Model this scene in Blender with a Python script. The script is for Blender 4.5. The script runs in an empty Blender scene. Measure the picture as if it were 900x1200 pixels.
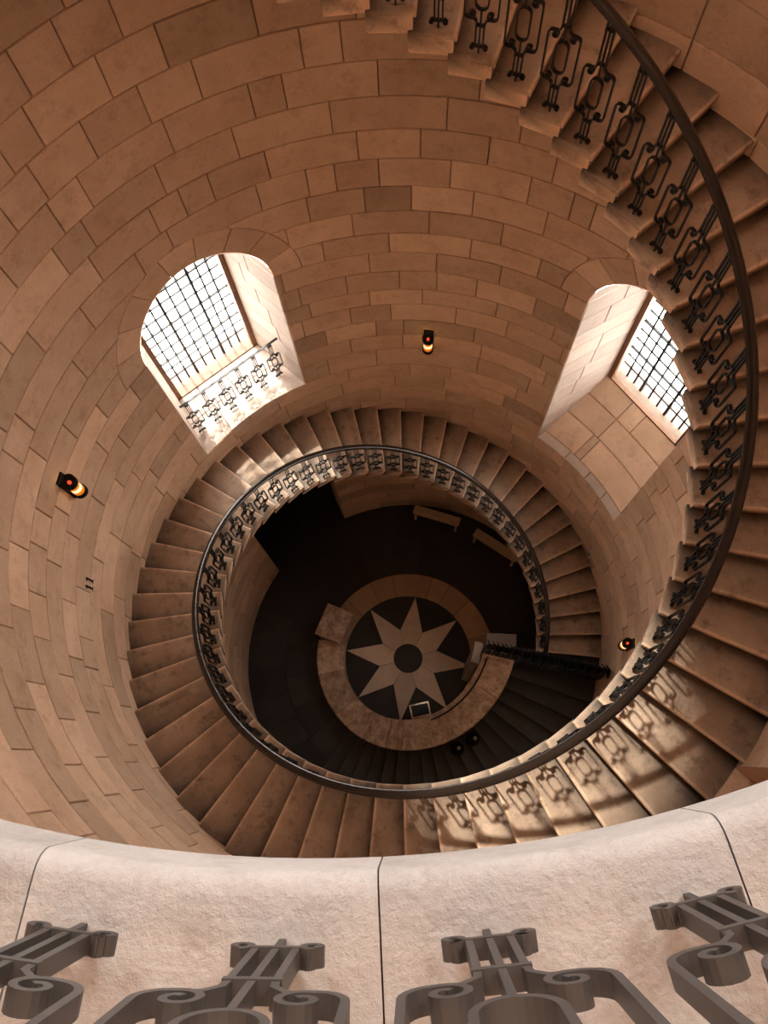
import bpy, math, random
from mathutils import Vector, Matrix
R_ = math.radians
rnd = random.Random(7)
scene = bpy.context.scene
col = scene.collection

# ------------------------------------------------------------------ camera
CAM = Vector((0.0, -2.0461, 3.6401))
PITCH, YAW, ROLL, FPX = 0.298376, -0.047348, -0.132024, 950.87
F = Vector((math.sin(PITCH) * math.sin(YAW), math.sin(PITCH) * math.cos(YAW), -math.cos(PITCH)))
Rt_ = Vector((math.cos(YAW), -math.sin(YAW), 0))
Up_ = Rt_.cross(F)
CX = Rt_ * math.cos(ROLL) + Up_ * math.sin(ROLL)
CY = -Rt_ * math.sin(ROLL) + Up_ * math.cos(ROLL)
cam = bpy.data.cameras.new('camera')
cam.sensor_fit = 'VERTICAL'; cam.sensor_height = 36.0; cam.lens = FPX / 1200 * 36
cam.clip_start = 0.02
camo = bpy.data.objects.new('camera', cam); col.objects.link(camo)
m3 = Matrix((CX, CY, -F)).transposed()
camo.matrix_world = Matrix.Translation(CAM) @ m3.to_4x4()
scene.camera = camo

# ------------------------------------------------------------------ sky, sun, exposure
world = bpy.data.worlds.new('world'); scene.world = world
world.use_nodes = True
bg = world.node_tree.nodes['Background']
bg.inputs[0].default_value = (1.0, 0.97, 0.94, 1); bg.inputs[1].default_value = 3.6
SUN_AZ, SUN_EL = 122.0, 57.0
sl = bpy.data.lights.new('sun', 'SUN'); sl.energy = 1.95; sl.angle = R_(2.6); sl.color = (1, 0.95, 0.88)
so = bpy.data.objects.new('sun', sl); col.objects.link(so)
sd = Vector((math.cos(R_(SUN_AZ)) * math.cos(R_(SUN_EL)), math.sin(R_(SUN_AZ)) * math.cos(R_(SUN_EL)), math.sin(R_(SUN_EL))))
so.rotation_euler = sd.to_track_quat('Z', 'Y').to_euler(); so.location = sd * 30
vs = scene.view_settings
vs.view_transform = 'Standard'; vs.look = 'None'; vs.gamma = 1; vs.use_curve_mapping = False
vs.exposure = 2.65
scene.cycles.diffuse_bounces = 7
scene.cycles.max_bounces = 12
scene.cycles.transparent_max_bounces = 12
scene.cycles.sample_clamp_indirect = 20

# ------------------------------------------------------------------ measures of the place
RISE = 0.15
T0, DT = 1.511720, 0.112389           # nosing angle of step 0, turn per step
RI, RO = 2.2677, 3.3936               # inner ends of the steps, face of the round wall
ZF = -13.642                          # ground floor
ZT, RT = 2.487, 2.182                 # top landing and its edge
RH, HH = 2.311, 0.898                 # handrail
ZC = 9.2                              # springing of the dome
def pol(r, th, z): return Vector((r * math.cos(th), r * math.sin(th), z))
def thk(i): return T0 - DT * i        # angle of (fractional) step i

# ------------------------------------------------------------------ helpers
class MB:
    def __init__(s): s.v = []; s.f = []; s.t = []
    def add(s, pts, faces, tone=0.0):
        b = len(s.v); s.v += [tuple(p) for p in pts]; s.f += [tuple(i + b for i in f) for f in faces]; s.t += [tone] * len(pts)
    def box(s, c, sx, sy, sz, ax=None):
        ax = ax or (Vector((1, 0, 0)), Vector((0, 1, 0)), Vector((0, 0, 1)))
        p = [Vector(c) + ax[0] * (sx * i / 2) + ax[1] * (sy * j / 2) + ax[2] * (sz * k / 2) for k in (-1, 1) for j in (-1, 1) for i in (-1, 1)]
        s.add(p, [(0, 2, 3, 1), (4, 5, 7, 6), (0, 1, 5, 4), (2, 6, 7, 3), (0, 4, 6, 2), (1, 3, 7, 5)])
    def loft(s, rings, closed=True, caps=True):
        n = len(rings[0]); b = len(s.v)
        for r in rings: s.v += [tuple(p) for p in r]; s.t += [0.0] * n
        for k in range(len(rings) - 1):
            for j in range(n if closed else n - 1):
                a, c = b + k * n + j, b + k * n + (j + 1) % n
                s.f.append((a, c, c + n, a + n))
        if caps and closed:
            s.f.append(tuple(b + j for j in reversed(range(n)))); s.f.append(tuple(b + (len(rings) - 1) * n + j for j in range(n)))
    def lathe(s, prof, c=(0, 0, 0), n=20, a0=0, a1=2 * math.pi):
        full = abs(a1 - a0 - 2 * math.pi) < 1e-6; c = Vector(c)
        rings = []
        for k in range(n if full else n + 1):
            a = a0 + (a1 - a0) * k / n
            rings.append([c + Vector((r * math.cos(a), r * math.sin(a), z)) for r, z in prof])
        if full: rings.append(rings[0])
        s.loft(rings, closed=False)
    def bar(s, pts, t, w, closed=False):
        """flat bar along a path in the local x-z plane, t thick in the plane, w deep along y"""
        n = len(pts); rings = []
        for k, (x, z) in enumerate(pts):
            if closed: a, b = pts[k - 1], pts[(k + 1) % n]
            else: a, b = pts[max(k - 1, 0)], pts[min(k + 1, n - 1)]
            dx, dz = b[0] - a[0], b[1] - a[1]; l = math.hypot(dx, dz) or 1; nx, nz = -dz / l, dx / l
            rings.append([(x + nx * t / 2, -w / 2, z + nz * t / 2), (x + nx * t / 2, w / 2, z + nz * t / 2),
                          (x - nx * t / 2, w / 2, z - nz * t / 2), (x - nx * t / 2, -w / 2, z - nz * t / 2)])
        if closed: rings.append(rings[0])
        s.loft(rings, True, not closed)
    def tube(s, pts, r, n=8):
        rings = []
        for k, p in enumerate(pts):
            p = Vector(p); d = (Vector(pts[min(k + 1, len(pts) - 1)]) - Vector(pts[max(k - 1, 0)])).normalized()
            u = d.orthogonal().normalized() if abs(d.z) > .95 else d.cross(Vector((0, 0, 1))).normalized()
            w = d.cross(u)
            rings.append([p + (u * math.cos(2 * math.pi * j / n) + w * math.sin(2 * math.pi * j / n)) * r for j in range(n)])
        s.loft(rings)
    def mesh(s, name, mat, smooth=False):
        me = bpy.data.meshes.new(name); me.from_pydata(s.v, [], s.f); me.update()
        at = me.attributes.new('tone', 'FLOAT', 'POINT'); at.data.foreach_set('value', s.t)
        me.materials.append(mat)
        if smooth: me.shade_smooth()
        return me
    def build(s, name, mat, parent=None, smooth=False):
        return link(name, s.mesh(name, mat, smooth), parent)
def link(name, me, parent=None, loc=None, rz=None):
    o = bpy.data.objects.new(name, me); col.objects.link(o)
    if parent: o.parent = parent
    if loc is not None: o.location = loc
    if rz is not None: o.rotation_euler = (0, 0, rz)
    return o
def fixn(me):
    import bmesh
    bm = bmesh.new(); bm.from_mesh(me); bmesh.ops.recalc_face_normals(bm, faces=bm.faces); bm.to_mesh(me); bm.free()
    return me
def tag(o, label=None, cat=None, group=None, kind=None):
    if label: o['label'] = label
    if cat: o['category'] = cat
    if group: o['group'] = group
    if kind: o['kind'] = kind
    return o
def thing(name, label, cat, loc=(0, 0, 0), rz=0, group=None):
    o = bpy.data.objects.new(name, None); col.objects.link(o); o.location = loc; o.rotation_euler = (0, 0, rz)
    o.empty_display_size = .1
    return tag(o, label, cat, group)

def piece(mb, f, b0, b1, left, right, na=2, nb=1, gap=.012, bev=.010, proud=.012, deep=.05, tone=0.0, jit=0.0):
    """one dressed stone: f(a, b, depth) maps metric face co-ordinates to space; left/right(b) bound it"""
    lo, hi = b0 + gap / 2, b1 - gap / 2
    def row(b, ins, d):
        bb = min(max(b, b0), b1)
        l, r = left(bb) + gap / 2 + ins, right(bb) - gap / 2 - ins
        if r < l: l = r = (l + r) / 2
        return [f(l + (r - l) * k / na, b, d) for k in range(na + 1)]
    pts = []
    front = [row(lo + bev + (hi - lo - 2 * bev) * j / nb, bev, -jit) for j in range(nb + 1)]
    mid = [row(lo + (hi - lo) * j / nb, 0, proud) for j in range(nb + 1)]
    back = [row(lo + (hi - lo) * j / nb, 0, deep) for j in range(nb + 1)]
    W = na + 1; N = W * (nb + 1)
    for g in (front, mid, back):
        for r in g: pts += r
    fc = [(j * W + k, j * W + k + 1, (j + 1) * W + k + 1, (j + 1) * W + k) for j in range(nb) for k in range(na)]
    loop = [k for k in range(W)] + [j * W + na for j in range(1, nb + 1)] + [nb * W + k for k in range(na - 1, -1, -1)] + [j * W for j in range(nb - 1, 0, -1)]
    for lay in (0, 1):
        for q in range(len(loop)):
            a, b = loop[q], loop[(q + 1) % len(loop)]
            fc.append((b + lay * N, a + lay * N, a + (lay + 1) * N, b + (lay + 1) * N))
    mb.add(pts, fc, tone)

# ------------------------------------------------------------------ materials
def mat(name):
    m = bpy.data.materials.new(name); m.use_nodes = True; nt = m.node_tree
    return m, nt, nt.nodes, nt.links, nt.nodes['Principled BSDF']
def stone(name, c1, c2, c3, rough=.85, scale=2.2, bump=.25, fine=45, obj_random=.12, tone=.35, stain=.5):
    m, nt, N, L, P = mat(name)
    tc = N.new('ShaderNodeTexCoord'); oi = N.new('ShaderNodeObjectInfo')
    off = N.new('ShaderNodeVectorMath'); off.operation = 'SCALE'; off.inputs[0].default_value = (17.3, 9.1, 13.7)
    L.new(oi.outputs['Random'], off.inputs['Scale'])
    add = N.new('ShaderNodeVectorMath'); add.operation = 'ADD'
    L.new(tc.outputs['Object'], add.inputs[0]); L.new(off.outputs[0], add.inputs[1])
    def noise(sc, det, ro=.6):
        n = N.new('ShaderNodeTexNoise'); n.inputs['Scale'].default_value = sc; n.inputs['Detail'].default_value = det; n.inputs['Roughness'].default_value = ro
        L.new(add.outputs[0], n.inputs['Vector']); return n.outputs['Fac']
    def ramp(src, a, b):
        r = N.new('ShaderNodeMapRange'); r.inputs[1].default_value = a; r.inputs[2].default_value = b; L.new(src, r.inputs[0]); return r.outputs[0]
    def mix(fac, a, b, mode='MIX'):
        x = N.new('ShaderNodeMix'); x.data_type = 'RGBA'; x.blend_type = mode
        if hasattr(fac, 'is_linked'): L.new(fac, x.inputs[0])
        else: x.inputs[0].default_value = fac
        for s, k in ((a, 6), (b, 7)):
            if hasattr(s, 'is_linked'): L.new(s, x.inputs[k])
            else: x.inputs[k].default_value = (*s, 1)
        return x.outputs[2]
    n1 = noise(scale, 5); n2 = noise(scale * 2.6, 9, .72); n3 = noise(fine, 4)
    c = mix(ramp(n1, .35, .65), c1, c2)
    s_ = N.new('ShaderNodeMath'); s_.operation = 'MULTIPLY'; s_.inputs[1].default_value = stain
    L.new(ramp(n2, .52, .72), s_.inputs[0])
    c = mix(s_.outputs[0], c, c3)
    at = N.new('ShaderNodeAttribute'); at.attribute_name = 'tone'
    v = N.new('ShaderNodeMath'); v.operation = 'MULTIPLY_ADD'; v.inputs[1].default_value = tone; v.inputs[2].default_value = 1
    L.new(at.outputs['Fac'], v.inputs[0])
    w = N.new('ShaderNodeMath'); w.operation = 'MULTIPLY_ADD'; w.inputs[1].default_value = obj_random; L.new(oi.outputs['Random'], w.inputs[0]); L.new(v.outputs[0], w.inputs[2])
    g = N.new('ShaderNodeMath'); g.operation = 'MULTIPLY_ADD'; g.inputs[1].default_value = .3; g.inputs[2].default_value = -.15 - obj_random / 2
    L.new(n3, g.inputs[0])
    g2 = N.new('ShaderNodeMath'); g2.operation = 'ADD'; L.new(g.outputs[0], g2.inputs[0]); L.new(w.outputs[0], g2.inputs[1])
    hv = N.new('ShaderNodeHueSaturation'); L.new(c, hv.inputs['Color']); L.new(g2.outputs[0], hv.inputs['Value'])
    L.new(hv.outputs[0], P.inputs['Base Color'])
    P.inputs['Roughness'].default_value = rough
    bm = N.new('ShaderNodeBump'); bm.inputs['Strength'].default_value = bump; bm.inputs['Distance'].default_value = .02
    ad = N.new('ShaderNodeMath'); ad.operation = 'MULTIPLY_ADD'; ad.inputs[1].default_value = .35; L.new(n3, ad.inputs[0]); L.new(n2, ad.inputs[2])
    L.new(ad.outputs[0], bm.inputs['Height']); L.new(bm.outputs[0], P.inputs['Normal'])
    return m
def plain(name, c, rough=.5, metal=0.0, spec=.5):
    m, nt, N, L, P = mat(name)
    P.inputs['Roughness'].default_value = rough; P.inputs['Metallic'].default_value = metal; P.inputs['Specular IOR Level'].default_value = spec
    tc = N.new('ShaderNodeTexCoord'); n = N.new('ShaderNodeTexNoise'); n.inputs['Scale'].default_value = 14; n.inputs['Detail'].default_value = 5
    L.new(tc.outputs['Object'], n.inputs['Vector'])
    x = N.new('ShaderNodeMix'); x.data_type = 'RGBA'; L.new(n.outputs['Fac'], x.inputs[0])
    x.inputs[6].default_value = (*[k * .75 for k in c], 1); x.inputs[7].default_value = (*[min(1, k * 1.25) for k in c], 1)
    L.new(x.outputs[2], P.inputs['Base Color'])
    return m
def emit(name, c, s):
    m, nt, N, L, P = mat(name)
    P.inputs['Base Color'].default_value = (*c, 1); P.inputs['Emission Color'].default_value = (*c, 1); P.inputs['Emission Strength'].default_value = s
    return m
M_WALL = stone('sandstone', (.60, .40, .265), (.70, .49, .34), (.38, .22, .125), bump=.7, tone=.36, stain=.6)
M_MORTAR = stone('mortar', (.20, .115, .065), (.25, .15, .09), (.13, .07, .04), tone=0)
M_JAMB = stone('pale_ashlar', (.50, .38, .305), (.57, .45, .37), (.40, .28, .20), scale=3)
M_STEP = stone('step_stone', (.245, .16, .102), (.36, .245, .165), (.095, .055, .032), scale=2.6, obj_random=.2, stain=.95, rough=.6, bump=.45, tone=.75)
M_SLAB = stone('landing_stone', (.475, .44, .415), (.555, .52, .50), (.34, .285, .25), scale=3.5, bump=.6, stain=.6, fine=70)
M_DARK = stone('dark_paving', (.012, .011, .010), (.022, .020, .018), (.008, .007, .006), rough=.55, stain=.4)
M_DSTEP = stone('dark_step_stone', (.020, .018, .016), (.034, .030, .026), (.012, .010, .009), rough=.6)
M_STAR = stone('star_marble', (.68, .53, .40), (.78, .63, .49), (.50, .36, .25), rough=.5)
M_RING = stone('ring_marble', (.46, .285, .165), (.55, .36, .22), (.34, .20, .105), rough=.5)
M_PARA = stone('parapet_stone', (.34, .22, .14), (.66, .49, .36), (.09, .05, .03), scale=6, stain=1.0)
M_IRON = plain('wrought_iron', (.018, .016, .015), .42, .6)
M_IRONW = plain('worn_iron', (.085, .074, .068), .5, .3)
M_RAIL = plain('handrail_bronze', (.030, .019, .014), .2, .35)
M_WOOD = plain('brown_timber', (.20, .085, .032), .55)
M_BENCH = plain('bench_oak', (.56, .40, .26), .55)
M_BLACK = plain('black_paint', (.010, .010, .010), .85, 0, .1)
M_CAP = plain('pale_cap_stone', (.26, .19, .15), .8)
M_BRASS = plain('brass', (.55, .42, .25), .3, 1.0)
M_PLATE = plain('pale_paint', (.55, .46, .40), .6)
M_GLOW = emit('lamp_glass', (1.0, .70, .36), .24)
M_AMBER = emit('lamp_amber', (.75, .22, .01), .10)
M_BULB = emit('lamp_bulb', (1.0, .10, .04), .10)
mg, nt, N, L, P = mat('window_glass')
tr = N.new('ShaderNodeBsdfTransparent'); tr.inputs[0].default_value = (.93, .95, .95, 1)
gl = N.new('ShaderNodeBsdfGlossy'); gl.inputs['Roughness'].default_value = .08
ms = N.new('ShaderNodeMixShader'); ms.inputs[0].default_value = .05
L.new(tr.outputs[0], ms.inputs[1]); L.new(gl.outputs[0], ms.inputs[2]); L.new(ms.outputs[0], N['Material Output'].inputs[0])
M_GLASS = mg

# ------------------------------------------------------------------ openings of the round wall
RVO = 0.34                             # depth of the voussoirs
def win(n, ax, hw, sill, back, spring):
    hwa = R_(hw)                       # half width as an angle, as a chord, and radius of the arch on the wall face
    return dict(n=n, ax=R_(ax), hwa=hwa, hwc=RO * math.sin(hwa), ra=RO * hwa, sill=sill, back=back, spring=spring)
WINS = [win(1, 124.0, 14.6, -6.88, -6.90, -4.20), win(2, 33.3, 14.6, -8.03, -6.90, -4.20),
        win(3, 124.0, 24.0, 3.50, 3.48, 7.30), win(4, 33.3, 24.0, 3.50, 3.48, 7.30)]
DOORS = [dict(a0=R_(109.5), a1=R_(141.2), z0=ZF, z1=-10.75), dict(a0=R_(292), a1=R_(317.2), z0=-3.15, z1=-0.80)]
def arch_z(w, th):
    x = min(abs((th - w['ax'] + math.pi) % (2 * math.pi) - math.pi) * RO, w['ra'])
    return w['spring'] + math.sqrt(max(w['ra'] ** 2 - x * x, 0))
def openings(th):
    """z intervals open at an angle"""
    out = []
    for w in WINS:
        if abs((th - w['ax'] + math.pi) % (2 * math.pi) - math.pi) < w['hwa'] - 1e-6: out.append((w['sill'], 'w', w))
    for d in DOORS:
        if d['a0'] + 1e-6 < th < d['a1'] - 1e-6: out.append((d['z0'], 'd', d))
    return sorted(out, key=lambda q: q[0])
# mortar backing: the wall itself
edges = set(round(k * 2.0, 4) for k in range(180))
for w in WINS:
    for k in range(25): edges.add(round(math.degrees(w['ax'] - w['hwa'] + 2 * w['hwa'] * k / 24) % 360, 4))
for d in DOORS: edges |= {round(math.degrees(d['a0']), 4), round(math.degrees(d['a1']), 4)}
edges = sorted(edges); edges.append(edges[0] + 360)
mb = MB(); RB = RO + .03
for a, b in zip(edges, edges[1:]):
    if b - a < 1e-3: continue
    a, b = R_(a), R_(b); mid = (a + b) / 2
    za = zb = ZF - .3
    segs = []
    for z, kind, q in openings(mid % (2 * math.pi)):
        segs.append((za, zb, z, z))
        if kind == 'w': za, zb = arch_z(q, a), arch_z(q, b)
        else: za = zb = q['z1']
    segs.append((za, zb, ZC + .1, ZC + .1))
    for p0, p1, q0, q1 in segs:
        if max(q0 - p0, q1 - p1) > 1e-3:
            mb.add([pol(RB, a, p0), pol(RB, b, p1), pol(RB, b, q1), pol(RB, a, q0)], [(3, 2, 1, 0)])
wall = tag(mb.build('wall_round', M_MORTAR), 'tall round sandstone wall of the stair well laid in curved courses', kind='structure')

# ------------------------------------------------------------------ wall stones: courses and joints as seen
ZROWS = [-.02, -.41, -.80, -1.19, -1.58, -1.96, -2.34, -2.71, -3.10, -3.48, -3.85, -4.20, -4.57, -4.95, -5.27, -5.66, -6.04, -6.42, -6.88, -7.25, -7.64, -8.03]
while ZROWS[-1] > ZF + .3: ZROWS.append(ZROWS[-1] - .375)
ZROWS[-1] = ZF - .02
while ZROWS[0] < ZC: ZROWS.insert(0, ZROWS[0] + .385)
JOINTS = [(76,9),(7,60),(77,60),(137,24),(191,59),(124,95),(43,155),(168,121),(229,88),(104,164),(12,195),(44,213),(196,157),(99,224),(189,213),
 (299,21),(353,56),(400,48),(295,119),(333,107),(276,168),(388,139),(313,192),(419,171),(247,219),(360,213),(393,207),(301,224),(417,15),
 (443,89),(563,100),(524,137),(611,152),(493,169),(573,177),(444,200),(427,232),(482,231),(555,233),(413,261),(503,257),(588,277),(639,263),(456,284),(552,289),(621,220),
 (379,295),(633,311),(587,320),(406,332),(468,327),(512,329),(559,334),(351,347),(433,348),(495,347),(582,363),(626,357),(411,372),(458,366),(534,370),(594,386),(649,389),
 (441,386),(473,386),(411,405),(472,400),(560,425),(635,423),(441,416),(408,437),(480,430),(621,446),(384,425),
 (650,200),(671,239),(696,251),(641,256),(736,300),(586,322),(628,354),(663,354),
 (10,257),(66,257),(103,232),(105,276),(10,325),(73,309),(112,315),(181,259),(164,310),(44,403),(7,408),(103,374),(94,434),(215,240),
 (29,495),(44,532),(81,505),(120,483),(16,537),(120,525),(144,517),(4,504),(157,459),(188,488),(184,559),(163,561),(115,587),(141,567),(49,600),(188,577),(208,513),(227,537),
 (21,639),(47,641),(4,643),(65,661),(121,660),(136,629),(160,651),(44,696),(23,712),(6,734),(48,748),(40,800),(28,831),(25,878),(76,843),(100,748),(106,783),(126,804),(118,887),(84,896),(90,940),(45,952),(96,980),(126,932),(184,969),(156,873)]
def on_wall(px, py):
    w = (F + CX * ((px - 450) / FPX) - CY * ((py - 600) / FPX)).normalized()
    a = w.x ** 2 + w.y ** 2; b = 2 * (CAM.x * w.x + CAM.y * w.y); c = CAM.x ** 2 + CAM.y ** 2 - RO ** 2
    P = CAM + w * ((-b + math.sqrt(b * b - 4 * a * c)) / (2 * a))
    return math.atan2(P.y, P.x) % (2 * math.pi), P.z
def project(P):
    d = P - CAM; z = d.dot(F)
    return (450 + FPX * d.dot(CX) / z, 600 - FPX * d.dot(CY) / z) if z > .05 else None
def wallf(s, z, d): return pol(RO + d, s / RO, z)
rows = {}
for px, py in JOINTS:
    th, z = on_wall(px, py)
    for k in range(len(ZROWS) - 1):
        if ZROWS[k] >= z > ZROWS[k + 1]: rows.setdefault(k, []).append(th * RO)
CIRC = 2 * math.pi * RO
def blockers(z0, z1):
    out = []
    for w in WINS:
        if z0 < w['spring'] + w['ra'] + RVO and z1 > w['sill'] + .01:
            c = w['ax'] * RO
            def hw(z, w=w):
                if z < w['sill'] - 1e-4: return -1
                if z <= w['spring'] + 1e-4 and z0 < w['spring'] - .01: return w['ra']
                q = (w['ra'] + RVO) ** 2 - (z - w['spring']) ** 2
                return math.sqrt(q) if q > 0 else -1
            out.append((c, hw))
    for d in DOORS:
        if z0 < d['z1'] - .01 and z1 > d['z0'] + .01:
            c = (d['a0'] + d['a1']) / 2 * RO; h = (d['a1'] - d['a0']) / 2 * RO
            def hw(z, h=h): return h
            out.append((c, hw))
    return out
stones = []
for k in range(len(ZROWS) - 1):
    z1, z0 = ZROWS[k], ZROWS[k + 1]
    bl = blockers(z0, z1)
    forced = [c % CIRC for c, hw in bl]
    js = []
    for s in sorted(rows.get(k, [])):
        if all(abs(s - q) > .22 for q in js): js.append(s)
    # no random joint within a measured stretch; fill the longer gaps
    if js:
        full = sorted(js)
    else: full = [rnd.uniform(0, 1.0)]
    out = []
    for q, s in enumerate(full):
        e = full[q + 1] if q + 1 < len(full) else full[0] + CIRC
        out.append(s); x = s
        while e - x > 1.45:
            n = rnd.uniform(.55, 1.15)
            if e - x - n < .4: n = (e - x) / 2
            x += n; out.append(x)
    js = sorted(x % CIRC for x in out)
    js = [s for s in js if all(abs(s - c) > .12 for c in forced)]
    js = sorted(js + forced)
    for q in range(len(js)):
        s0 = js[q]; s1 = js[q + 1] if q + 1 < len(js) else js[0] + CIRC
        m_ = (s0 + s1) / 2
        lefts, rights = [], []
        for c, hw in bl:
            for cc in (c, c + CIRC):
                if abs(m_ - cc) < 3.2:
                    if m_ < cc: rights.append((cc, hw))
                    else: lefts.append((cc, hw))
        def lf(z, s0=s0, lefts=lefts): return max([s0] + [c + hw(z) for c, hw in lefts if hw(z) > 0])
        def rf(z, s1=s1, rights=rights): return min([s1] + [c - hw(z) for c, hw in rights if hw(z) > 0])
        ws = [rf(z0 + (z1 - z0) * t) - lf(z0 + (z1 - z0) * t) for t in (0.02, .25, .5, .75, .98)]
        if max(ws) < .03: continue
        curved = bool(lefts or rights)
        na = max(1, min(5, int(round(max(ws) / .28))))
        cx = (lf((z0 + z1) / 2) + rf((z0 + z1) / 2)) / 2
        pc = [project(wallf(a_, b_, 0)) for a_, b_ in ((lf(z0), z0), (rf(z0), z0), (rf(z1), z1), (lf(z1), z1))]
        area = 0
        cp = project(wallf(cx, (z0 + z1) / 2, 0))
        if all(pc) and cp and -60 < cp[0] < 960 and -60 < cp[1] < 1060:
            area = abs(sum(pc[i][0] * pc[(i + 1) % 4][1] - pc[(i + 1) % 4][0] * pc[i][1] for i in range(4))) / 2
        stones.append((area, z0, z1, lf, rf, na, 9 if curved and ws and max(ws) - min(ws) > .01 else 1))
stones.sort(key=lambda q: -q[0])
rest = MB()
for q, (area, z0, z1, lf, rf, na, nb) in enumerate(stones):
    tone = rnd.uniform(-.5, .5) + (rnd.uniform(-.5, .3) if rnd.random() < .2 else 0)
    single = q < 300 and area > 40
    t = MB() if single else rest
    piece(t, wallf, z0, z1, lf, rf, na, nb, gap=.007, bev=.005, proud=.007, deep=.045, tone=tone, jit=rnd.uniform(0, .007))
    if single: t.build('stone', M_WALL, wall)
if rest.v: tag(rest.build('stonework', M_WALL, wall), kind='stuff')
# voussoirs over the windows
for w in WINS:
    c = w['ax'] * RO
    nv = 9
    for k in range(nv):
        p0, p1 = math.pi * k / nv, math.pi * (k + 1) / nv
        rm = w['ra'] + RVO / 2
        def vf(a, b, d, c=c): 
            ph = a / rm
            return wallf(c + b * math.cos(ph), w['spring'] + b * math.sin(ph), d)
        t = MB()
        # a runs the other way round, so that the face looks into the well
        piece(t, lambda a, b, d: vf(-a, b, d), w['ra'], w['ra'] + RVO, lambda b: -p1 * rm, lambda b: -p0 * rm, 4, 1, gap=.007, bev=.005, proud=.007, deep=.045, tone=rnd.uniform(-.4, .4))
        t.build('voussoir', M_WALL, wall)
# dome over the well
dm = MB()
prof = [(RB * math.cos(a), ZC + RB * .6 * math.sin(a)) for a in [math.pi / 2 * k / 10 for k in range(11)]]
dm.lathe(prof, n=64)
tag(dm.build('ceiling', M_WALL, None, True), 'plain stone dome closing the stair well', kind='structure')

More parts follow.
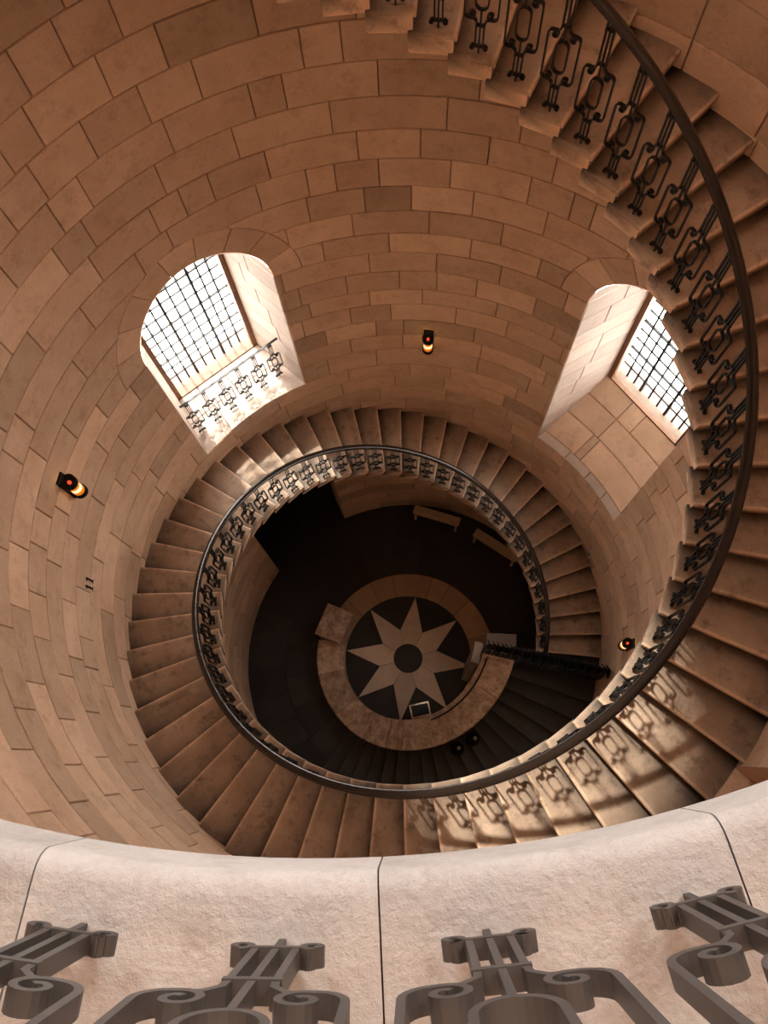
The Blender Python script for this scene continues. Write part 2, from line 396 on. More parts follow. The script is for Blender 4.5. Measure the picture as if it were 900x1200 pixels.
# ------------------------------------------------------------------ windows
DB, DG = 4.25, 4.42                     # distance of the inner frame and of the glazing from the axis of the well
def build_window(w, full):
    ax = w['ax']; u = Vector((math.cos(ax), math.sin(ax), 0)); t_ = Vector((-u.y, u.x, 0))
    def P(t, D, z): return u * D + t_ * t + Vector((0, 0, z))
    sp, sill, back = w['spring'], w['sill'], w['back']
    HWC, HWA = w['hwc'], w['hwa']; WB = HWC - .155; WG = WB - .045; MU = WG * .359
    root = bpy.data.objects.new('window_%d' % w['n'], None); col.objects.link(root); tag(root, kind='structure')
    DF = math.sqrt(RO ** 2 - HWC ** 2)
    lj = math.hypot(DB - DF, HWC - WB)
    # jamb stones
    zs = [z for z in ZROWS if sill + .1 < z < sp - .05] if w['n'] < 3 else [sill + .4 * k for k in range(1, 7) if sill + .4 * k < sp - .1]
    zs = [sp] + sorted(zs, reverse=True) + [sill]
    for sgn in (-1, 1):
        A = P(sgn * HWC, DF, 0); d = (P(sgn * WB, DB, 0) - A).normalized(); n = Vector((d.y, -d.x, 0)) * (1 if sgn > 0 else -1)
        if n.dot(t_ * sgn) < 0: n = -n
        for k in range(len(zs) - 1):
            cut = lj * rnd.uniform(.3, .7)
            parts = [(0, cut), (cut, lj)] if rnd.random() < .8 else [(0, lj)]
            for a0, a1 in parts:
                mb = MB()
                piece(mb, lambda a, b, dd: A + d * a + n * dd + Vector((0, 0, b)), zs[k + 1], zs[k], lambda b: a0, lambda b: a1, 1, 1, gap=.008, bev=.006, proud=.007, deep=.05, tone=rnd.uniform(-.3, .3))
                o = mb.build('jamb_stone', M_JAMB, root); fixn(o.data)
    # splayed vault and light-tight lining behind the jamb stones
    mb = MB(); n = 24
    for dx in (0,):
        fr, bk = [], []
        for k in range(n + 1):
            a = math.pi * k / n
            fr.append(pol(RO - .002, ax + HWA * math.cos(a), sp + RO * HWA * math.sin(a)))
            bk.append(P(WB * math.cos(a), DB, sp + WB * math.sin(a)))
        mb.loft([fr, bk], closed=False)
    lin = MB()
    for sgn in (-1, 1):
        lin.add([P(sgn * (HWC + .05), DF - .02, sill - .3), P(sgn * (WB + .05), DB, sill - .3), P(sgn * (WB + .05), DB, sp + .02), P(sgn * (HWC + .05), DF - .02, sp + .02)], [(0, 1, 2, 3)])
    mb.build('vault', M_JAMB, root)
    lin.build('lining', M_MORTAR, root)
    # sill slabs
    def front(t): return math.sqrt(RO ** 2 - t * t)
    rows_ = [0, .12, .45, .74, 1] if sill < back - .3 else [0, .55, 1]
    for r in range(len(rows_) - 1):
        cuts = [-1] + sorted(rnd.uniform(-.5, .5) + o for o in ((-.25, .35) if r % 2 else (.1,))) + [1]
        if r == 0 and len(rows_) > 3: cuts = [-1, -.55, -.1, .4, 1]
        for c0, c1 in zip(cuts, cuts[1:]):
            mb = MB()
            def sf(a, b, d):
                fa = a / .8; tF, tB = fa * (HWC + .01), fa * (WB + .01)
                f0 = front(min(max(tF, -HWC), HWC)) - .005
                p = P(tF, f0, sill).lerp(P(tB, DB, back), b)
                return p - Vector((0, 0, d))
            piece(mb, sf, rows_[r], rows_[r + 1], lambda b: c0 * .8, lambda b: c1 * .8, 4, 1, gap=.008, bev=.006, proud=.012, deep=.16, tone=rnd.uniform(-.4, .4))
            o = mb.build('sill_slab', M_WALL if len(rows_) > 3 and r else M_JAMB, root); fixn(o.data)
    mb = MB(); mb.add([P(-HWC - .05, DF + .14, sill - .12), P(HWC + .05, DF + .14, sill - .12), P(WB + .05, DB + .05, back - .05), P(-WB - .05, DB + .05, back - .05)], [(0, 1, 2, 3)])
    mb.build('sill_bed', M_MORTAR, root)
    # timber frame: posts, arch, bottom rail
    def strip(w0, w1, D0, D1, name, m, z0):
        mb = MB(); rings = []
        ts = [(1, z0), ] + [(math.cos(math.pi * k / 24), None) for k in range(25)] + [(-1, z0)]
        for k, (cx, zz) in enumerate(ts):
            if zz is None:
                a = math.pi * (k - 1) / 24; q = [(w0 * cx, sp + w0 * math.sin(a)), (w1 * cx, sp + w1 * math.sin(a))]
            else: q = [(w0 * cx, zz), (w1 * cx, zz)]
            rings.append([P(q[0][0], D0, q[0][1]), P(q[1][0], D0, q[1][1]), P(q[1][0], D1, q[1][1]), P(q[0][0], D1, q[0][1])])
        mb.loft(rings); o = mb.build(name, m, root); fixn(o.data)
    strip(WB - .065, WB + .10, DB, DB + .06, 'frame', M_WOOD, back - .05)
    strip(WG, WB + .12, DB + .06, DG + .10, 'reveal', M_JAMB, back - .05)
    mb = MB(); mb.box(P(0, DB + .03, back - .02), .06, 2 * WB + .1, .07, (u, t_, Vector((0, 0, 1)))); mb.build('bottom_rail', M_WOOD, root)
    mb = MB(); mb.add([P(-WB, DB + .06, back - .02), P(WB, DB + .06, back - .02), P(WB, DG + .14, back + .17), P(-WB, DG + .14, back + .17),
                       P(-WB, DB + .06, back - .2), P(WB, DB + .06, back - .2), P(WB, DG + .14, back - .2), P(-WB, DG + .14, back - .2)],
                      [(0, 1, 2, 3), (7, 6, 5, 4), (0, 4, 5, 1), (1, 5, 6, 2), (2, 6, 7, 3), (3, 7, 4, 0)])
    mb.build('outer_sill', M_JAMB, root)
    # glazing: two mullions, saddle bars, leading, panes
    zb = back + .06
    def top(x): return sp + math.sqrt(max(WG ** 2 - x * x, 0))
    mus = (-MU, MU)
    for x in mus:
        mb = MB(); z1 = top(abs(x)); mb.box(P(x, DG, (zb + z1) / 2), .05, .036, z1 - zb, (u, t_, Vector((0, 0, 1)))); mb.build('mullion', M_IRON, root)
    ph = .222; nrow = int((sp + WG - zb) / ph) + 1
    lead = MB()
    cols = []
    for l0, l1 in ((-WG, -MU), (-MU, MU), (MU, WG)):
        for k in range(3): cols.append((l0 + (l1 - l0) * k / 3, l0 + (l1 - l0) * (k + 1) / 3))
    for k in range(1, nrow):
        z = zb + .02 + ph * k
        h = math.sqrt(max(WG ** 2 - max(z - sp, 0) ** 2, 0))
        if h < .05: continue
        if k % 3 == 0:
            mb = MB(); mb.box(P(0, DG - .012, z), .03, 2 * h, .032, (u, t_, Vector((0, 0, 1)))); mb.build('saddle_bar', M_IRON, root)
        else: lead.box(P(0, DG, z), .016, 2 * h, .026, (u, t_, Vector((0, 0, 1))))
    for x0, x1 in cols:
        if min(abs(x0 + WG), abs(x0 + MU), abs(x0 - MU)) > .02:
            z1 = top(x0); lead.box(P(x0, DG, (zb + z1) / 2), .016, .026, z1 - zb, (u, t_, Vector((0, 0, 1))))
    lead.build('leading', M_IRON, root)
    def pane(mb, x0, x1, z0, z1):
        xs = [x0 + (x1 - x0) * k / 4 for k in range(5)]
        tp = [min(z1, top(x)) for x in xs]
        if max(tp) <= z0 + .01: return False
        tp = [max(q, z0 + .001) for q in tp]
        ring = [(x0, z0), (x1, z0)] + [(x, q) for x, q in reversed(list(zip(xs, tp)))]
        n = len(ring)
        mb.add([P(x, DG - .002, z) for x, z in ring] + [P(x, DG + .002, z) for x, z in ring],
               [tuple(range(n)), tuple(reversed(range(n, 2 * n)))] + [(k, k + n, (k + 1) % n + n, (k + 1) % n) for k in range(n)])
        return True
    if full:
        for x0, x1 in cols:
            for k in range(nrow):
                mb = MB()
                if pane(mb, x0, x1, zb + .02 + ph * k if k else zb - .02, zb + .02 + ph * (k + 1)): mb.build('pane', M_GLASS, root)
    else:
        for l0, l1 in ((-WG, -MU), (-MU, MU), (MU, WG)):
            mb = MB(); pane(mb, l0, l1, zb - .02, sp + WG); mb.build('pane', M_GLASS, root)
    # sky portal just outside the glass
    pl = bpy.data.lights.new('sky_portal', 'AREA'); pl.shape = 'RECTANGLE'; pl.size = 2 * WG; pl.size_y = sp + WG - back
    pl.cycles.is_portal = True
    po = bpy.data.objects.new('sky_portal', pl); col.objects.link(po)
    zc = (sp + WG + back) / 2
    mm = Matrix((t_, Vector((0, 0, 1)), u)).transposed().to_4x4()
    po.matrix_world = Matrix.Translation(P(0, DG + .16, zc)) @ mm
    return root, P
W1, PW1 = build_window(WINS[0], True)
W2, PW2 = build_window(WINS[1], True)
build_window(WINS[2], False); build_window(WINS[3], False)
W1['label'] = 'arched leaded window with an iron railing across its sill'
W2['label'] = 'arched leaded window above a steeply sloping sandstone sill'

# ------------------------------------------------------------------ doorways
def recess(name, d, depth, m, label, floor_m):
    mb = MB(); n = 10
    def arc(r, z): return [pol(r, d['a0'] + (d['a1'] - d['a0']) * k / n, z) for k in range(n + 1)]
    r0, r1 = RO - .002, RO + depth
    mb.loft([arc(r0, d['z1']), arc(r1, d['z1']), arc(r1, d['z0']), ], closed=False)
    for a in (d['a0'], d['a1']):
        mb.add([pol(r0, a, d['z0']), pol(r1, a, d['z0']), pol(r1, a, d['z1']), pol(r0, a, d['z1'])], [(0, 1, 2, 3)])
    o = mb.build(name, m); tag(o, label, kind='structure')
    mb = MB(); mb.loft([arc(r0 - .0, d['z0']), arc(r1, d['z0'])], closed=False); mb.build('threshold', floor_m, o)
    return o
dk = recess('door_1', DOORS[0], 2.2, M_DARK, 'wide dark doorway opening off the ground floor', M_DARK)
for a in (DOORS[0]['a0'], DOORS[0]['a1']):
    for k in range(8):
        z0, z1 = ZF + .36 * k, ZF + .36 * (k + 1)
        mb = MB()
        sg = -1 if a == DOORS[0]['a0'] else 1
        piece(mb, lambda s, b, dd: pol(RO + s, a, b) + Vector((-math.sin(a), math.cos(a), 0)) * (sg * (dd - .012)), z0, min(z1, DOORS[0]['z1']), lambda b: .0, lambda b: .5, 1, 1, tone=rnd.uniform(-.4, .4))
        o = mb.build('jamb_stone', M_WALL, dk); fixn(o.data)
nd = recess('door_2', DOORS[1], .34, M_WALL, 'narrow doorway with a brown timber frame beside the steps', M_WALL)
a0, a1 = DOORS[1]['a0'], DOORS[1]['a1']
for a in (a0 + .025, a1 - .025):
    mb = MB(); e = (pol(1, a, 0), Vector((-math.sin(a), math.cos(a), 0)), Vector((0, 0, 1)))
    mb.box(pol(RO + .27, a, (DOORS[1]['z0'] + DOORS[1]['z1']) / 2), .12, .09, DOORS[1]['z1'] - DOORS[1]['z0'], e); mb.build('door_post', M_WOOD, nd)
mb = MB(); am = (a0 + a1) / 2; e = (pol(1, am, 0), Vector((-math.sin(am), math.cos(am), 0)), Vector((0, 0, 1)))
mb.box(pol(RO + .24, am, -1.98), .05, 1.5, 2.3, e); mb.build('door_leaf', M_WOOD, nd)

# ------------------------------------------------------------------ staircase
def step_mesh(r_in, m, name):
    prof = [(0, .025, -.17), (0, .025, -.052), (0, .006, -.046), (0, 0, -.034), (0, .001, -.014), (0, .006, -.004), (0, .016, 0), (0, .030, 0), (.14, .03, 0), (.35, .02, 0), (.65, .02, 0), (.88, .02, 0), (1, .055, 0), (1, .055, -.02), (1, .055, -.17)]
    wear_shade = [.0, .0, .2, 1.0, 1.5, 1.4, 1.2, .35, .15, .15, -.1, -.6, -1.0, -1.0, 0]  # worn nosing lighter; dirt and painted riser shade darken the rear
    mb = MB(); rings = []; tones = []
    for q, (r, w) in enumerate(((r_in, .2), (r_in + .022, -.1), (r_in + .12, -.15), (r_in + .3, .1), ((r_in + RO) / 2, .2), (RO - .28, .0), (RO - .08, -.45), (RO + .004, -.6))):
        ring = []
        for (fr, d, z), wr_ in zip(prof, wear_shade):
            rr = r + (.022 if q == 0 and z < -.046 else 0)
            ring.append(pol(rr, fr * DT + d / rr, z - (.004 if q == 0 and z == 0 else 0)))
            tones.append(wr_ + (w if z > -.05 else 2.4 if q == 0 else 0))  # pale inner end faces, lightened further as if strongly lit
        rings.append(ring)
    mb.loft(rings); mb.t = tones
    return fixn(mb.mesh(name, m))
stairs = thing('staircase', 'brown stone staircase spiralling down the round well, each step cantilevered from the wall', 'staircase', (0, 0, ZF))
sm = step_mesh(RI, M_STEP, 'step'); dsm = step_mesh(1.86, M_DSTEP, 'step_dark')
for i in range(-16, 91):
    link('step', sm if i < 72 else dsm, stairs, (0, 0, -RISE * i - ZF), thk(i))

mb = MB(); a = thk(38) + .028
mb.box(pol(2.94, a, -RISE * 38 - ZF + .006), .36, .055, .016, (pol(1, a, 0), Vector((-math.sin(a), math.cos(a), 0)), Vector((0, 0, 1)))); mb.build('tread_patch', M_STEP, stairs)
# ------------------------------------------------------------------ balustrade: one scrolled iron baluster on every step
def baluster_mesh(m, name, H=.945, wd=.024, th=.0092):
    mb = MB(); k = H / .945
    def spiral(cx, cz, r, a0, turns, n=12, grow=.45):
        return [(cx + r * (grow + (1 - grow) * j / n) * math.cos(a0 + turns * 2 * math.pi * (j - n) / n), cz + r * (grow + (1 - grow) * j / n) * math.sin(a0 + turns * 2 * math.pi * (j - n) / n)) for j in range(n + 1)]
    mb.bar([(0, -.01), (0, .313)], th, wd * .94); mb.bar([(0, .537), (0, H)], th, wd * .94)
    # foot and head cross bars with rolled ends
    for z in (.05, .20, .645, .885): mb.bar([(-.032, z), (.032, z)], th * 1.1, wd * 1.05)
    for s in (-1, 1):
        mb.bar([(s * .025, .05), (s * .025, .20)], th, wd * .97); mb.bar([(s * .025, .645), (s * .025, H)], th, wd * .97)
        # rolled feet
        mb.bar([(s * .032, .05), (s * .042, .057)] + [(s * x, z) for x, z in spiral(.046, .040, .017, math.pi / 2, -1.0, 14, .3)[::-1]], th, wd)
        # flare from the three bars to the shoulders
        mb.bar([(s * .025, .20), (s * .027, .225), (s * .042, .243), (s * .060, .246)], th, wd * .91)
        mb.bar([(s * .025, .645), (s * .027, .622), (s * .042, .604), (s * .060, .600)], th, wd * .91)
        # C-shaped side strap with a scroll at either end
        lo = spiral(.060, .272, .026, -math.pi / 2, 1.1, 18, .28); hi = spiral(.060, .574, .026, math.pi / 2, -1.1, 18, .28)
        path = lo + [(.074, .246)] + [(.074 + .030 * math.sin(q * math.pi / 10), .276 - .030 * math.cos(q * math.pi / 10)) for q in range(1, 6)] + [(.104, .570)] + [(.074 + .030 * math.cos(q * math.pi / 10), .570 + .030 * math.sin(q * math.pi / 10)) for q in range(1, 6)] + hi[::-1]
        mb.bar([(s * x, z) for x, z in path], th, wd)
    a = [(.040 * math.sin(q * math.pi / 12), .355 - .045 * math.cos(q * math.pi / 12)) for q in range(7)] + [(.040 * math.cos(q * math.pi / 12), .495 + .045 * math.sin(q * math.pi / 12)) for q in range(6)]
    mb.bar(a + [(-x, .85 - z) for x, z in a], th, wd, closed=True)
    me = mb.mesh(name, m); return fixn(me)
balus = thing('balustrade', 'black wrought iron balustrade with scrolled balusters and a continuous dark handrail', 'railing', (0, 0, ZF))
bm_ = baluster_mesh(M_IRON, 'baluster'); bmw = baluster_mesh(M_IRONW, 'baluster_worn')
RBAL = 2.325
for i in range(-16, 72):
    th = thk(i - .5); link('baluster', bm_, balus, tuple(pol(RBAL, th, -RISE * i - ZF)), th - math.pi / 2)
BL = [271.75 + 6.62 * k for k in range(-11, 11)]
for a in BL:
    a = R_(a); link('baluster', bmw, balus, tuple(pol(RT + .09, a, ZT - ZF)), a - math.pi / 2)
def rail_path():
    pts = []
    i = 72.0
    while i > -16.6:
        pts.append((RH, thk(i), -RISE * i + HH)); i -= .25
    a = thk(-16.6); pts_end = R_(345)
    while a < pts_end:
        f = min((a - thk(-16.6)) / .3, 1)
        pts.append((RH + (RT + .09 - RH) * f, a, ZT + HH + .075 * f)); a += .03
    return pts
def sweep(path, prof, name, m, parent, smooth=True):
    mb = MB(); rings = []
    for k, (r, a, z) in enumerate(path):
        p = pol(r, a, z); q0 = path[max(k - 1, 0)]; q1 = path[min(k + 1, len(path) - 1)]
        t = (pol(*q1) - pol(*q0)).normalized(); er = pol(1, a, 0); up = er.cross(t); 
        if up.z < 0: up = -up
        rings.append([p + er * x + up * y for x, y in prof])
    mb.loft(rings); o = mb.build(name, m, parent, smooth); fixn(o.data); return o
path = [(r, a, z - ZF) for r, a, z in rail_path()]
hr = sweep(path, [(x * .86, y * .9) for x, y in ((-.020, -.030), (.020, -.030), (.024, -.014), (.042, -.008), (.045, .006), (.036, .020), (.016, .029), (-.016, .029), (-.036, .020), (-.045, .006), (-.042, -.008), (-.024, -.014))], 'handrail', M_RAIL, balus)

# ------------------------------------------------------------------ top landing
land = MB()
A0, A1 = R_(256.37 - 5 * 11.95 - 2.5), R_(256.37 + 8 * 11.95)
n = 60
land.loft([[pol(r, A0 + (A1 - A0) * k / n, z) for r, z in ((RT + .03, ZT - .03), (RO + .02, ZT - .03), (RO + .02, ZT - .25), (RT + .05, ZT - .25))] for k in range(n + 1)])
landing = tag(land.build('floor_landing', M_MORTAR), 'pale stone landing with a rounded edge at the head of the stairs', kind='structure'); fixn(landing.data)
def landf(a, b, d):
    """a arc length at the edge, b runs round the rounded nosing and across the slab"""
    th = a / RT
    e = .05
    if b < e:
        ph = math.pi / 2 * (b / e); r = RT + .03 - .03 * math.cos(ph); z = ZT - .03 + .03 * math.sin(ph); nr, nz = math.cos(ph), -math.sin(ph)
        return pol(r + nr * d, th, z + nz * d)
    return pol(RT + .03 + (b - e), th, ZT - d)
for k in range(13):
    s0 = max(R_(256.37 + (k - 5) * 11.95), A0) * RT; s1 = R_(256.37 + (k - 4) * 11.95) * RT
    mb = MB(); na, g = 8, .0012
    bs = [-.13, 0, .0125, .025, .0375, .05, .10, .35, 1.16]
    tn = rnd.uniform(-.3, .3)
    rows2 = []
    for b in bs:
        rr = []
        for j in range(na + 1):
            a = s0 + g + (s1 - s0 - 2 * g) * j / na
            p = landf(a, max(b, 0), 0)
            if b < 0: p = p + Vector((0, 0, b))
            rr.append(p)
        rows2.append(rr)
    mb.loft(rows2, closed=False)
    for j in (0, na):
        mb.add([r[j] for r in rows2] + [r[j] - Vector((0, 0, .02)) + pol(.02, a / RT, 0) for r in rows2], [(q, q + 1, q + 1 + len(rows2), q + len(rows2)) for q in range(len(rows2) - 1)])
    mb.t = [tn] * len(mb.v)
    o = mb.build('landing_slab', M_SLAB, landing, True); fixn(o.data)

# ------------------------------------------------------------------ ground floor: dark paving, ring of stones, eight-pointed star
fb = MB(); fb.lathe([(0.0, ZF - .012), (RO + .02, ZF - .012), (RO + .02, ZF - .25), (0, ZF - .25)], n=64)
floor = tag(fb.build('floor', M_DARK), 'black paved floor with a pale eight-pointed star in a stone ring', kind='structure'); fixn(floor.data)
def flat(name, m, ring, th=.03, bev=.004, tone=0):
    mb = MB(); c = sum((Vector((x, y, 0)) for x, y in ring), Vector()) / len(ring); n = len(ring)
    def ins(x, y, k):
        d = Vector((x, y, 0)) - c; return c + d * (1 - k / max(d.length, .01))
    lo = [Vector((x, y, ZF - th)) for x, y in ring]; mi = [Vector((x, y, ZF - bev)) for x, y in ring]
    tp = [ins(x, y, bev * 1.5) + Vector((0, 0, ZF)) for x, y in ring]
    mb.loft([lo, mi, tp]); mb.t = [tone] * len(mb.v)
    o = mb.build(name, m, floor); fixn(o.data); return o
def wedge(r0, r1, a0, a1, g, n=6):
    i = [(r0 * math.cos(a), r0 * math.sin(a)) for a in [a0 + g / r0 + (a1 - a0 - 2 * g / r0) * k / n for k in range(n + 1)]]
    o = [(r1 * math.cos(a), r1 * math.sin(a)) for a in [a0 + g / r1 + (a1 - a0 - 2 * g / r1) * k / n for k in range(n + 1)]]
    return i + o[::-1]
for r0, r1, nn, ph in ((1.83, 2.60, 24, .07), (2.605, RO, 32, .0)):
    for k in range(nn): flat('paving_slab', M_DARK, wedge(r0, r1, ph + 2 * math.pi * k / nn, ph + 2 * math.pi * (k + 1) / nn, .004), tone=rnd.uniform(-1, 1))
SA = R_(33)
cuts = [12, 38, 55, 68, 96, 112, 132, 160, 185, 210, 235, 262, 290, 318, 345]
for c0, c1 in zip(cuts, cuts[1:] + [cuts[0] + 360]): flat('ring_stone', M_RING, wedge(1.325, 1.815, R_(c0), R_(c1), .004), tone=rnd.uniform(-.5, .5))
for k in range(8):
    a = SA + k * math.pi / 4; h = math.pi / 8 - .006
    ring = [(.305 * math.cos(a + h * q), .305 * math.sin(a + h * q)) for q in (-1, -.5, 0, .5, 1)] + [(.62 * math.cos(a + h), .62 * math.sin(a + h)), (1.315 * math.cos(a), 1.315 * math.sin(a)), (.62 * math.cos(a - h), .62 * math.sin(a - h))]
    flat('star_point', M_STAR, ring, tone=rnd.uniform(-.5, .5))
    b = a + math.pi / 8
    ring = [(.64 * math.cos(b), .64 * math.sin(b)), (1.28 * math.cos(a + .02), 1.28 * math.sin(a + .02))] + [(1.315 * math.cos(a + .03 + (math.pi / 4 - .06) * q / 6), 1.315 * math.sin(a + .03 + (math.pi / 4 - .06) * q / 6)) for q in range(7)] + [(1.28 * math.cos(a + math.pi / 4 - .02), 1.28 * math.sin(a + math.pi / 4 - .02))]
    flat('dark_inlay', M_DARK, ring, tone=rnd.uniform(-1, 1))
flat('star_boss', M_DARK, [(.295 * math.cos(2 * math.pi * k / 24), .295 * math.sin(2 * math.pi * k / 24)) for k in range(24)], tone=.5)

# ------------------------------------------------------------------ parapet winding round the foot of the stairs
def para_z(deg):
    i = (math.degrees(T0) - deg + 720) / math.degrees(DT)
    i = i if i < 100 else i - 360 / math.degrees(DT)
    zz = -RISE * i
    return max(zz, ZF) + (.42 if deg < 253 else .50)
parapet = thing('stair_parapet', 'weathered curved stone parapet winding up around the star from the floor', 'parapet', (0, 0, ZF))
pc = [164.6, 187, 214, 237, 253, 262, 293, 322, 342.2]
for c0, c1 in zip(pc, pc[1:]):
    mb = MB(); rings = []
    for k in range(9):
        dg = c0 + .15 + (c1 - c0 - .3) * k / 8; z = para_z(min(max(dg, c0 + .2), c1 - .2)) - ZF; a = R_(dg)
        rings.append([pol(r, a, q) for r, q in ((1.36, 0), (1.36, z - .12), (1.325, z - .10), (1.325, z - .025), (1.345, z), (1.86, z), (1.885, z - .025), (1.885, z - .12), (1.86, z - .14), (1.86, 0))])
    mb.loft(rings); mb.t = [rnd.uniform(-.5, .5)] * len(mb.v)
    o = mb.build('coping_stone', M_PARA, parapet); fixn(o.data)
def pier(name, label, ang, r, wt, wr, z1, m, mcap, cap=.06, over=.03):
    t = thing(name, label, 'pedestal', tuple(pol(r, R_(ang), ZF)), R_(ang))
    h = z1 - ZF
    mb = MB(); mb.box((0, 0, (h - cap) / 2), wr, wt, h - cap); mb.build('shaft', m, t)
    mb = MB(); q = over
    mb.loft([[Vector((sx * (wr / 2 + e), sy * (wt / 2 + e), z)) for sx, sy in ((-1, -1), (1, -1), (1, 1), (-1, 1))] for e, z in ((0, h - cap), (q, h - cap + .015), (q, h - .012), (q - .012, h))])
    o = mb.build('cap', mcap, t); fixn(o.data); return t
pier('pedestal', 'mottled stone block ending the parapet on the black floor', 153, 1.62, .62, .52, ZF + .80, M_PARA, M_PARA)
pier('pedestal', 'plain pale square pier beside the iron gate', 352, 1.70, .40, .48, ZF + 2.6, M_PARA, M_CAP)
pier('pedestal', 'small dark-topped post block on the inner edge of the parapet', 277, 1.17, .36, .24, ZF + 1.5, M_CAP, M_PARA, over=.01)
pb = bpy.data.objects['pedestal.002']
mb = MB(); mb.box((0, 0, 1.505), .20, .32, .03); mb.build('top_plate', M_BLACK, pb)
pier('pedestal', 'slim pale newel post where the iron gate begins', 341.5, 1.24, .34, .12, ZF + 3.35, M_CAP, M_CAP, over=.012)

# thin iron rail along the inner edge of the parapet
g = thing('parapet_rail', 'thin dark iron rail along the inner edge of the parapet', 'railing', (0, 0, ZF))
mb = MB(); mb.tube([pol(1.42, R_(283 + 56 * k / 14), para_z(min(283 + 56 * k / 14, 343)) - ZF + .16) for k in range(15)], .016); mb.build('rail', M_IRON, g, True)
for dg in (286, 300, 314, 328, 338):
    mb = MB(); z = para_z(dg) - ZF; mb.tube([pol(1.42, R_(dg), z - .01), pol(1.42, R_(dg), z + .16)], .018); mb.build('rail_post', M_IRON, g)

# ------------------------------------------------------------------ iron gate across the stairs
GA = R_(343.2); gz = -RISE * 72
gate = thing('iron_gate', 'black scrolled iron gate closing the stairs above the parapet', 'gate', tuple(pol(1.33, GA, gz)), GA)
for k in range(14):
    link('scroll_panel', bm_, gate, (.10 + .148 * k, 0, .03), 0)
for z in (.03, 1.0):
    mb = MB(); mb.box((1.0, 0, z), 2.04, .035, .025); mb.build('gate_rail', M_IRON, gate)
for x in (.0, 1.02, 2.0):
    mb = MB(); mb.box((x, 0, .58), .035, .035, 1.15); mb.build('gate_post', M_IRON, gate)
cr = MB()
for k in range(27):
    x = .06 + .074 * k; h = .24 + .10 * (k % 2)
    cr.bar([(x - .02, 1.01), (x - .03, 1.01 + h * .5), (x, 1.01 + h), (x + .03, 1.01 + h * .5), (x + .02, 1.01)], .016, .09)
    cr.tube([(x, -.10, 1.05 + .03 * (k % 3)), (x + .03, -.03, 1.12), (x, .05, 1.16 + .05 * (k % 2)), (x - .03, .11, 1.08)], .013, 6)
cr.build('cresting', M_IRON, gate)

# ------------------------------------------------------------------ railing across the sill of the left window
zs_ = WINS[0]['sill']; ax = WINS[0]['ax']
wr = thing('window_railing', 'low scrolled iron railing standing across a bright window sill', 'railing', tuple(PW1(0, 3.62, zs_)), ax - math.pi / 2)
for x in (.70, .43, .16, -.11, -.38, -.65):
    link('baluster', bm_, wr, (-x, 0, .0), 0).scale = (1, 1, .97)
mb = MB(); mb.box((0, 0, .925), 1.58, .028, .016); mb.build('top_rail', M_IRON, wr)

# ------------------------------------------------------------------ wall lamps
def lamp(ang, zc, label):
    a = R_(ang); t = thing('wall_lamp', label, 'lamp', tuple(pol(RO, a, zc)), a + math.pi, 'wall lamps of the stair well')
    c = (.085, 0, 0)
    mb = MB(); mb.box((.012, 0, 0), .03, .13, .46); mb.build('back_plate', M_BLACK, t)
    mb = MB(); mb.lathe([(.0, -.20), (.055, -.20), (.075, -.17), (.075, -.12), (.06, -.115), (0, -.115)], c); mb.build('bottom_cup', M_BLACK, t, False)
    mb = MB(); mb.lathe([(.058, -.115), (.058, .10)], c); gl_ = mb.build('glass_tube', M_GLOW, t, True)
    for z in (-.080, .055):
        mb = MB(); mb.lathe([(.0595, z - .034), (.0610, z), (.0595, z + .034)], c); mb.build('amber_band', M_AMBER, gl_, True)
    mb = MB(); mb.lathe([(.056, .10), (.078, .10), (.078, .17), (.066, .17), (.060, .10)], c); mb.build('top_ring', M_BLACK, t)
    mb = MB(); mb.lathe([(0, .112), (.064, .112), (.064, .100), (0, .100)], c); mb.build('top_disc', M_BLACK, t)
    mb = MB(); mb.lathe([(0, .07), (.014, .08), (.021, .12), (.018, .14), (0, .152)], c, 12); mb.build('bulb', M_BULB, t, True)
    pl = bpy.data.lights.new('lamp_light', 'POINT'); pl.energy = .03; pl.color = (1, .55, .2); pl.shadow_soft_size = .05
    po = bpy.data.objects.new('lamp_light', pl); col.objects.link(po); po.parent = t; po.location = (.085, 0, .22)
lamp(79.0, -6.12, 'lit amber tube lamp on the dark wall midway between both leaded windows')
lamp(165.2, -3.98, 'lit amber tube lamp on the pale wall near the painted black number')
lamp(348.5, -8.62, 'lit amber tube lamp low on the wall, half hidden by the step ends')

# ------------------------------------------------------------------ painted number, small fittings
mb = MB()
for x in (-.042, .042):                                # the two digits: stem, foot and flag of each 1
    mb.bar([(x, -.10), (x, .10)], .022, .002); mb.bar([(x - .028, -.096), (x + .028, -.096)], .012, .002); mb.bar([(x - .026, .066), (x - .004, .094)], .014, .002)
no = mb.build('painted_number', M_BLACK); a = R_(179.0)
er = -pol(1, a, 0); right = Vector((0, 0, 1)).cross(er)
no.matrix_world = Matrix.Translation(pol(RO - .009, a, -4.91)) @ Matrix((right, -er, Vector((0, 0, 1)))).transposed().to_4x4()
tag(no, 'black number 11 painted on the round stone wall', 'number')
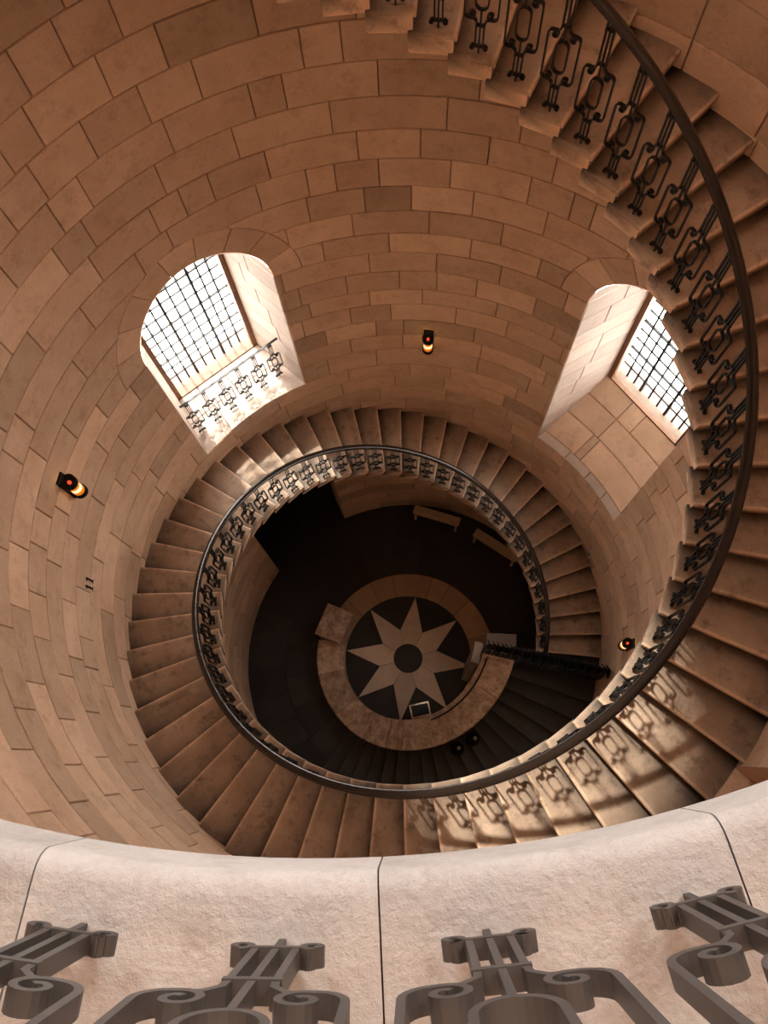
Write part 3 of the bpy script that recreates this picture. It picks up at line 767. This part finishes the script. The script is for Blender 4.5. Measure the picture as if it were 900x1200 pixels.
# tall thin conduit below the right window and a pale plate further down
th, z = R_(48.6), -8.1
mb = MB(); mb.tube([pol(RO - .015, th, -8.75), pol(RO - .015, th, -7.95)], .012); 
tag(mb.build('stripe', M_PLATE), 'thin pale pipe on the wall at the corner of the sloping sill', 'upright')
a, z = on_wall(691, 650)
t = thing('wall_plate', 'small pale plate on the wall just above the stair treads', 'plate', tuple(pol(RO, a, z)), a + math.pi)
mb = MB(); mb.box((.010, 0, 0), .025, .07, .34); mb.build('plate', M_PLATE, t)
mb = MB(); mb.box((.026, 0, .0), .012, .04, .26); mb.build('slot', M_CAP, t)

# ------------------------------------------------------------------ benches on the ground floor
def bench(pa, pb, label):
    A, B = Vector((*pa, 0)), Vector((*pb, 0)); c = (A + B) / 2; d = B - A; ln = d.length; rz = math.atan2(d.y, d.x)
    t = thing('bench', label, 'bench', (c.x, c.y, ZF), rz)
    for k in range(4):
        mb = MB(); mb.box((0, -.075 + .05 * k, .46), ln, .045, .028); mb.build('seat_slat', M_BENCH, t)
    for s in (-1, 1):
        for q in (-1, 1):
            mb = MB(); mb.box((s * (ln / 2 - .06), q * .08, .223), .05, .045, .446); mb.build('leg', M_BENCH, t)
    for q in (-1, 1):
        mb = MB(); mb.box((0, q * .08, .415), ln - .1, .022, .06); mb.build('apron', M_BENCH, t)
bench((.41, 3.13), (1.36, 2.74), 'narrow slatted wooden bench against the round wall opposite the parapet')
bench((1.66, 2.50), (2.50, 1.83), 'narrow slatted wooden bench half under the stair ends')
# ------------------------------------------------------------------ two short rope posts on the dark steps
for dg, lab in ((291.5, 'low black rope post with a bright knob, further down the dark steps'), (300.5, 'low black rope post with a bright knob, nearer the iron gate')):
    i = math.ceil((math.degrees(T0) - dg + 720) / math.degrees(DT)); 
    while i > 90: i -= 56
    a = R_(dg); t = thing('rope_post', lab, 'post', tuple(pol(2.06, a, -RISE * i)))
    mb = MB(); mb.lathe([(0, 0), (.13, 0), (.13, .015), (.03, .03), (.02, .04), (.02, .72), (0, .72)]); mb.build('stand', M_BLACK, t, False)
    mb = MB(); mb.lathe([(0, .72), (.03, .725), (.035, .75), (.025, .775), (0, .785)], n=12); mb.build('knob', M_BRASS, t, True)
